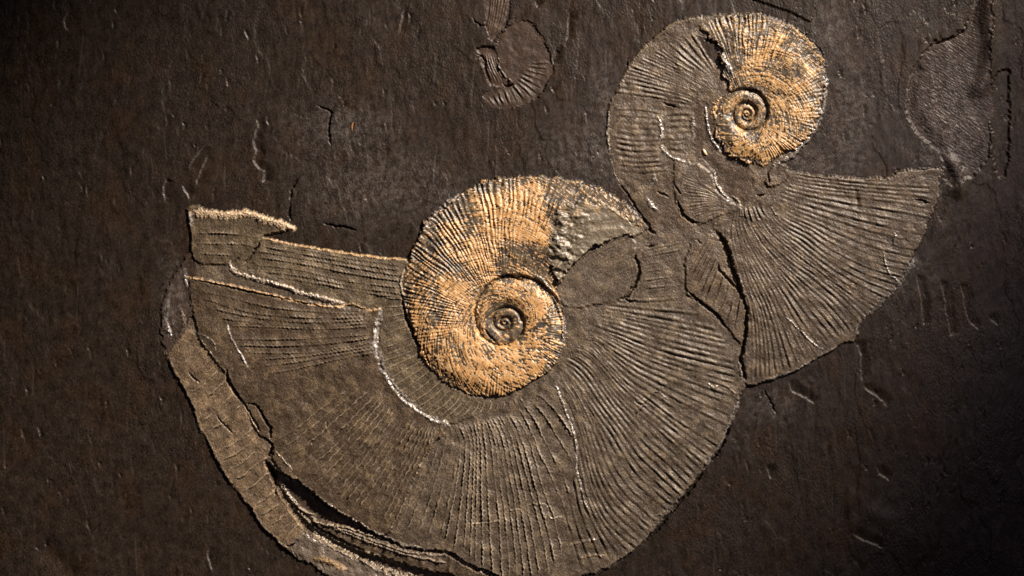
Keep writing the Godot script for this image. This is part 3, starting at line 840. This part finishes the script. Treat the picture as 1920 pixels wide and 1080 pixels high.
	vein("1236,270 1246,286 1262,297 1285,304", 3.0, 2.4, Color(0.35, 0.3, 0.26), A.bvein, 0.7)
	vein("1300,214 1298,240 1300,266", 4.5, 1.8, Color(0.26, 0.23, 0.22), A.bvein, 0.7)
	vein("1322,196 1324,220 1330,246 1338,268 1352,286", 2.6, 3.0, white, A.bvein, 0.75)
	vein("1346,90 1352,108 1362,125 1374,142", 6.0, 4.5, Color(0.5, 0.45, 0.38), A.bvein, 0.75)
	vein("1339,318 1341,340 1350,358 1362,370 1374,378", 3.0, 3.0, Color(0.4, 0.36, 0.33), A.bvein, 0.7)
	vein("1225,322 1228,335 1222,345", 5.0, 4.0, white, A.bvein, 0.6)
	vein("1212,368 1220,385 1236,398", 5.0, 3.0, Color(0.3, 0.27, 0.24), A.bvein, 0.6)
	vein("1302,320 1308,330", 2.2, 2.0, white, A.bvein, 0.7)
	vein("1370,365 1384,377 1391,390", 2.0, 2.5, tan, A.bvein, 0.7)
	vein("1443,385 1452,398 1464,412", 1.8, 2.0, tan, A.bvein, 0.6)
	vein("1656,468 1658,490 1664,510 1680,525 1690,532", 2.0, 2.2, white, A.bvein, 0.75)
	vein("1672,430 1677,445 1672,465", 2.4, 2.0, grey, A.bvein, 0.7)
	vein("1470,592 1486,606 1500,620 1520,640 1540,655", 1.8, 2.2, white, A.bvein, 0.85)
	vein("1592,546 1600,532 1610,522", 1.8, 0.8, orange, A.bvein, 0.5)
	vein("1430,714 1470,703 1500,690 1530,672 1568,650", 2.8, 2.0, Color(0.26, 0.24, 0.225), A.bedge, 0.8)
	vein("1600,632 1612,606 1640,580 1670,552 1692,526 1714,482", 3.2, 1.6, Color(0.22, 0.2, 0.19), A.bedge, 0.7)
	vein("1696,512 1706,500 1712,488", 9.0, 1.0, Color(0.24, 0.22, 0.21), A.bedge, 0.6)
	ledge(ragged(smooth(pts("1835,-20 1818,40 1795,62 1768,76"), 6.0), 3.0), 3.0, 4.0, 30.0)
	ledge(ragged(smooth(pts("1722,116 1706,148 1700,185 1702,212 1716,245 1740,270 1762,290"), 6.0), 3.0), 3.0, 4.0, 30.0)
	crack("1748,86 1770,76 1796,66", 2.0, 4.0)
	# small imprint
	vein("928,96 930,112 936,126 945,142 954,156", 1.8, 2.0, Color(0.22, 0.18, 0.15), -1, 0.6)
	# on the slate itself
	for q in [["480,222 482,238 474,262 478,290 472,300 484,318 494,320 490,345", 2.4], ["315,328 306,350 306,380", 1.5], ["340,345 350,365 358,378", 1.5], ["385,270 365,295 352,315", 1.0], ["395,285 380,310 365,350", 1.0], ["1476,715 1484,735 1500,742 1515,752 1525,762", 2.2], ["1614,720 1625,732 1645,745 1660,765", 1.8], ["1600,640 1612,665 1614,700 1616,718", 1.8], ["1716,512 1722,545 1728,580 1730,615", 1.6], ["1762,525 1770,560 1776,600 1782,635", 1.8], ["1800,530 1808,570 1815,600 1835,622", 1.4], ["1850,590 1862,605 1874,612", 1.2], ["1000,0 1012,20", 2.5], ["1066,20 1062,60 1058,80", 2.0], ["1042,85 1036,110 1034,128", 2.0], ["1640,870 1650,890 1670,905", 1.6], ["1595,1000 1620,1015 1660,1030", 1.6], ["1432,870 1440,885 1444,900", 2.2], ["758,10 752,35 745,65", 1.2], ["125,20 120,50 130,62", 1.0], ["392,1020 388,1045 398,1075", 1.4]]:
		var pl := ragged(smooth(pts(q[0]), 6.0), 3.0, 7.0)
		ledge(pl, q[1] * 1.7, 2.8, 22.0, 12.0)
	# long soft swells of the slate at the right
	swell("1852,-40 1856,60 1856,110 1846,150 1825,190", 14.0, 6.5)
	swell("1765,285 1788,310 1800,345 1790,380", 13.0, 8.0)
	swell("1800,330 1770,420 1740,500", 22.0, 2.5)
	swell("1690,480 1720,500 1760,480", 16.0, 2.5)
	swell("1592,900 1594,960 1600,1010", 8.0, 1.6)
	swell("1620,940 1650,970 1690,985", 16.0, 2.2)
	swell("60,1010 100,1040 150,1100", 22.0, -5.0)
	swell("1598,350 1606,365 1606,385 1598,400", 5.0, -3.5)

func swell(s: String, w: float, rise: float) -> void:
	trace(smooth(pts(s), 8.0), w * 2.2)
	for k in touched:
		var u := tD[k] / w
		H[k] += rise * exp(-u * u) * taper(tA[k], 30.0)

# the short broken steps all over the slate, running with its grain
func scarps() -> void:
	var slab: int = A.slab
	for q in 850:
		var c := Vector2(rng.randf_range(X0, X0 + W * ST), rng.randf_range(Y0, Y0 + HN * ST))
		var i := clampi(int((c.x - X0) / ST), 0, W - 1)
		var j := clampi(int((c.y - Y0) / ST), 0, HN - 1)
		var size := rng.randf()
		var ln := 8.0 + 26.0 * size * size
		var lean := rng.randf_range(-0.3, 0.3)
		var drop := 0.35 + 1.3 * pow(rng.randf(), 2.0)
		if L[j * W + i] != slab:
			continue
		if q % 14 == 0:
			# a long hair scratch
			var hs := PackedVector2Array()
			var hl := rng.randf_range(25.0, 110.0)
			var drift := rng.randf_range(-0.12, 0.12)
			for s in 6:
				hs.append(c + Vector2(drift * s * hl / 5.0 + rng.randf_range(-1.0, 1.0), s * hl / 5.0))
			trace(smooth(hs, 8.0), 2.6)
			for k in touched:
				if L[k] == slab:
					var w := (1.0 - tD[k] / 2.6) * taper(tA[k], 14.0)
					H[k] -= 0.55 * w
					C[k] = C[k].lerp(Color(0.1, 0.088, 0.08), 0.22 * w)
			continue
		var p := PackedVector2Array()
		for s in 5:
			var t := s / 4.0 - 0.5
			p.append(c + Vector2(lean * t * ln + rng.randf_range(-1.6, 1.6), t * ln))
		trace(smooth(p, 4.0), 9.0)
		for k in touched:
			if L[k] != slab:
				continue
			var sd := tS[k]
			var t := taper(tA[k], ln * 0.4)
			if sd > 0.0:
				H[k] -= drop * t * smoothstep(0.0, 2.2, sd) * (1.0 - smoothstep(2.2, 9.0, sd))
			else:
				H[k] += 0.5 * drop * t * (1.0 - smoothstep(0.0, 9.0, -sd))

# ------------------------------------------------------------------ meshes
func spot(i: int, j: int, h: float) -> Vector3:
	return Vector3((X0 + i * ST - MX) * S, h * S, (Y0 + j * ST - MY) * S)

func build_parts() -> void:
	var n := W * HN
	var np := pname.size()
	var NR := PackedVector3Array()
	NR.resize(n)
	var hh := H
	for j in HN:
		var ju := maxi(0, j - 1) * W
		var jd := mini(HN - 1, j + 1) * W
		for i in W:
			var k := j * W + i
			var gx := (hh[k + 1 if i < W - 1 else k] - hh[k - 1 if i > 0 else k]) / (2.0 * ST)
			var gz := (hh[jd + i] - hh[ju + i]) / (2.0 * ST)
			NR[k] = Vector3(-gx, 1.0, -gz).normalized()
	L = pieces(pieces(L))
	np = pname.size()
	var vid := PackedInt32Array()
	var vtag := PackedInt32Array()
	vid.resize(n)
	vtag.resize(n)
	vtag.fill(-1)
	var nodes: Array[Node3D] = []
	var cells: Array[PackedInt32Array] = []
	for p in np:
		nodes.append(null)
		cells.append(PackedInt32Array())
	for j in HN - 1:
		for i in W - 1:
			var k := j * W + i
			cells[L[k]].append(k)
	for p in np:
		var cl := cells[p]
		if cl.is_empty():
			continue
		var vs := PackedVector3Array()
		var ns := PackedVector3Array()
		var cs := PackedColorArray()
		var ix := PackedInt32Array()
		ix.resize(cl.size() * 6)
		var at := 0
		for k in cl:
			for q in 4:
				var v: int = k + (0 if q == 0 else 1 if q == 1 else W if q == 2 else W + 1)
				if vtag[v] != p:
					vtag[v] = p
					vid[v] = vs.size()
					vs.append(Vector3((X0 + (v % W) * ST - MX) * S, hh[v] * S, (Y0 + (v / W) * ST - MY) * S))
					ns.append(NR[v])
					cs.append(C[v])
			var a := vid[k]
			var b := vid[k + 1]
			var c := vid[k + W]
			var d := vid[k + W + 1]
			ix[at] = a
			ix[at + 1] = b
			ix[at + 2] = c
			ix[at + 3] = b
			ix[at + 4] = d
			ix[at + 5] = c
			at += 6
		if p == A.slab:
			slab_sides(vs, ns, cs, ix)
		elif pup[p] < 0:
			skirt(p, cl, vs, ns, cs, ix)
		var arr := []
		arr.resize(Mesh.ARRAY_MAX)
		arr[Mesh.ARRAY_VERTEX] = vs
		arr[Mesh.ARRAY_NORMAL] = ns
		arr[Mesh.ARRAY_COLOR] = cs
		arr[Mesh.ARRAY_INDEX] = ix
		var me := ArrayMesh.new()
		me.add_surface_from_arrays(Mesh.PRIMITIVE_TRIANGLES, arr)
		var o := MeshInstance3D.new()
		o.mesh = me
		o.material_override = pmat[p]
		o.name = "surface" if p == A.slab else pname[p]
		o.cast_shadow = GeometryInstance3D.SHADOW_CASTING_SETTING_ON
		if plabel[p]:
			o.set_meta("label", plabel[p])
		var up: Node3D = things[pthing[p]] if pup[p] < 0 else nodes[pup[p]]
		if up == null:
			up = things[pthing[p]]
		up.add_child(o, true)
		nodes[p] = o

# every connected patch of cells becomes a piece of its own; slivers join the part beside them
func pieces(lab: PackedInt32Array) -> PackedInt32Array:
	var out := lab
	var done := PackedByteArray()
	done.resize(W * HN)
	var had := {}
	for k0 in W * HN:
		if done[k0]:
			continue
		var l := out[k0]
		var list := PackedInt32Array([k0])
		done[k0] = 1
		var at := 0
		var beside := -1
		while at < list.size():
			var k := list[at]
			at += 1
			var x := k % W
			for q in 4:
				var o: int = k + (1 if q == 0 else -1 if q == 1 else W if q == 2 else -W)
				if o < 0 or o >= W * HN or (q == 0 and x == W - 1) or (q == 1 and x == 0):
					continue
				if out[o] == l:
					if not done[o]:
						done[o] = 1
						list.append(o)
				elif pthing[out[o]] == pthing[l] or beside < 0:
					beside = out[o]
		if l == A.slab:
			if list.size() < 3000 and beside >= 0:
				for k in list:
					out[k] = beside
			continue
		if list.size() < 45 and beside >= 0:
			for k in list:
				out[k] = beside
		elif had.has(l):
			var c := part(pname[l], pthing[l], pup[l], pkind[l], "slate", ptint[l], plabel[l])
			pmat[c] = pmat[l]
			for k in list:
				out[k] = c
		else:
			had[l] = true
	return out

# the buried side of a fossil piece, down into the slab
func skirt(p: int, cl: PackedInt32Array, vs: PackedVector3Array, ns: PackedVector3Array, cs: PackedColorArray, ix: PackedInt32Array) -> void:
	var t := pthing[p]
	for k in cl:
		for q in 4:
			var o: int = k + (1 if q == 0 else -1 if q == 1 else W if q == 2 else -W)
			if o < 0 or o >= W * HN or pthing[L[o]] == t:
				continue
			var a: int = k + (1 if q == 0 else 0 if q == 1 else W if q == 2 else 0)
			var b: int = k + (W + 1 if q == 0 else W if q == 1 else W + 1 if q == 2 else 1)
			var s := vs.size()
			for v in [a, b]:
				var top := Vector3((X0 + (v % W) * ST - MX) * S, H[v] * S, (Y0 + (v / W) * ST - MY) * S)
				for w in [top, Vector3(top.x, minf(top.y, 0.0) - 16.0 * S, top.z)]:
					vs.append(w)
					ns.append(Vector3(1, 0, 0) if q == 0 else Vector3(-1, 0, 0) if q == 1 else Vector3(0, 0, 1) if q == 2 else Vector3(0, 0, -1))
					cs.append(C[v])
			if q == 0 or q == 3:
				ix.append_array(PackedInt32Array([s, s + 1, s + 2, s + 2, s + 1, s + 3]))
			else:
				ix.append_array(PackedInt32Array([s, s + 2, s + 1, s + 2, s + 3, s + 1]))

# the slab goes on past the picture on every side, and has a thickness
func slab_sides(vs: PackedVector3Array, ns: PackedVector3Array, cs: PackedColorArray, ix: PackedInt32Array) -> void:
	var x1 := X0 + (W - 1) * ST
	var y1 := Y0 + (HN - 1) * ST
	for i in W:
		for j in [0, HN - 1]:
			H[j * W + i] = 0.0
	var xs := PackedFloat32Array()
	var ys := PackedFloat32Array()
	for q in 45:
		xs.append(X0 - (45 - q) * 16.0)
	for q in 101:
		xs.append(lerpf(X0, x1, q / 100.0))
	for q in 45:
		xs.append(x1 + (q + 1) * 16.0)
	for q in 35:
		ys.append(Y0 - (35 - q) * 16.0)
	for q in 61:
		ys.append(lerpf(Y0, y1, q / 60.0))
	for q in 35:
		ys.append(y1 + (q + 1) * 16.0)
	var nx := xs.size()
	var ny := ys.size()
	var s0 := vs.size()
	for j in ny:
		for i in nx:
			var x := xs[i]
			var y := ys[j]
			var e := far_height(x, y, x1, y1)
			vs.append(Vector3((x - MX) * S, e * S, (y - MY) * S))
			ns.append(Vector3((far_height(x - 4.0, y, x1, y1) - far_height(x + 4.0, y, x1, y1)) / 8.0, 1.0, (far_height(x, y - 4.0, x1, y1) - far_height(x, y + 4.0, x1, y1)) / 8.0).normalized())
			var v := 1.0 + 0.4 * nMid.get_noise_2d(x / 60.0, y / 90.0) + 0.5 * (speck(i * 977 + j * 131) - 0.5)
			cs.append(Color(0.0265 * v, 0.02 * v, 0.016 * v))
	for j in ny - 1:
		for i in nx - 1:
			if i >= 45 and i < 145 and j >= 35 and j < 95:
				continue
			var a := s0 + j * nx + i
			ix.append_array(PackedInt32Array([a, a + 1, a + nx, a + 1, a + nx + 1, a + nx]))
	# sides and underside
	var c := [Vector3((xs[0] - MX) * S, 0, (ys[0] - MY) * S), Vector3((xs[nx - 1] - MX) * S, 0, (ys[0] - MY) * S), Vector3((xs[nx - 1] - MX) * S, 0, (ys[ny - 1] - MY) * S), Vector3((xs[0] - MX) * S, 0, (ys[ny - 1] - MY) * S)]
	var down := Vector3(0, -0.03, 0)
	for q in 4:
		var e: Vector3 = c[(q + 1) % 4]
		var o: Vector3 = c[q]
		var nn := (e - o).cross(Vector3.UP).normalized()
		if nn.dot(o + e) < 0.0:
			nn = -nn
		var u := vs.size()
		for v in [o + Vector3(0, 0.003, 0), e + Vector3(0, 0.003, 0), e + down, o + down]:
			vs.append(v)
			ns.append(nn)
			cs.append(Color(0.027, 0.021, 0.017))
		ix.append_array(PackedInt32Array([u, u + 2, u + 1, u, u + 3, u + 2]))
	var w := vs.size()
	for q in 4:
		vs.append(c[q] + down)
		ns.append(Vector3.DOWN)
		cs.append(Color(0.027, 0.021, 0.017))
	ix.append_array(PackedInt32Array([w, w + 2, w + 1, w, w + 3, w + 2]))

func far_height(x: float, y: float, x1: float, y1: float) -> float:
	var d := maxf(maxf(X0 - x, x - x1), maxf(Y0 - y, y - y1))
	if d <= 0.0:
		return 0.0
	return smoothstep(0.0, 30.0, d) * (3.2 * nLow.get_noise_2d(x / 330.0, y / 420.0) + 1.6 * nMid.get_noise_2d(x / 60.0, y / 110.0))

# ------------------------------------------------------------------ small loose things
func height_at(x: float, y: float) -> float:
	return H[clampi(int((y - Y0) / ST), 0, HN - 1) * W + clampi(int((x - X0) / ST), 0, W - 1)]

func chip(called: String, label: String, line: String, w: float, tall: float, col: Color) -> void:
	var p := smooth(pts(line), 2.0)
	var st := SurfaceTool.new()
	st.begin(Mesh.PRIMITIVE_TRIANGLES)
	var c := p[p.size() / 2]
	var around := 9
	var rings: Array = []
	for i in p.size():
		var t := float(i) / (p.size() - 1)
		var r := w * sqrt(maxf(0.02, sin(PI * t))) * (1.0 + 0.2 * nFine.get_noise_1d(i * 1.7))
		var d := (p[mini(i + 1, p.size() - 1)] - p[maxi(i - 1, 0)]).normalized()
		var ring: Array[Vector3] = []
		for q in around:
			var a := TAU * q / around
			var o := Vector2(-d.y, d.x) * cos(a) * r
			ring.append(Vector3((p[i].x + o.x - c.x) * S, (sin(a) * tall * minf(1.0, r / w)) * S, (p[i].y + o.y - c.y) * S))
		rings.append(ring)
	st.set_smooth_group(0)
	for i in rings.size() - 1:
		for q in around:
			var e := (q + 1) % around
			for v in [rings[i][q], rings[i + 1][q], rings[i][e], rings[i][e], rings[i + 1][q], rings[i + 1][e]]:
				st.set_color(col)
				st.add_vertex(v)
	st.generate_normals()
	var o := MeshInstance3D.new()
	o.name = called
	o.mesh = st.commit()
	o.material_override = M["calcite"]
	o.position = Vector3((c.x - MX) * S, (height_at(c.x, c.y) + tall * 0.3) * S, (c.y - MY) * S)
	o.set_meta("label", label)
	o.set_meta("category", "shell fragment")
	add_child(o, true)

func grains() -> void:
	chip("shell_fragment", "tiny cream shell grain lying left of the upper orange coil", "1318,279 1320,284 1323,289 1326,291", 3.4, 3.2, Color(0.72, 0.56, 0.36))
	chip("shell_fragment", "tiny curved rust-orange sliver on bare slate between the strip and the small imprint", "663,229 660,236 660,246", 2.0, 1.2, Color(0.3, 0.13, 0.045))
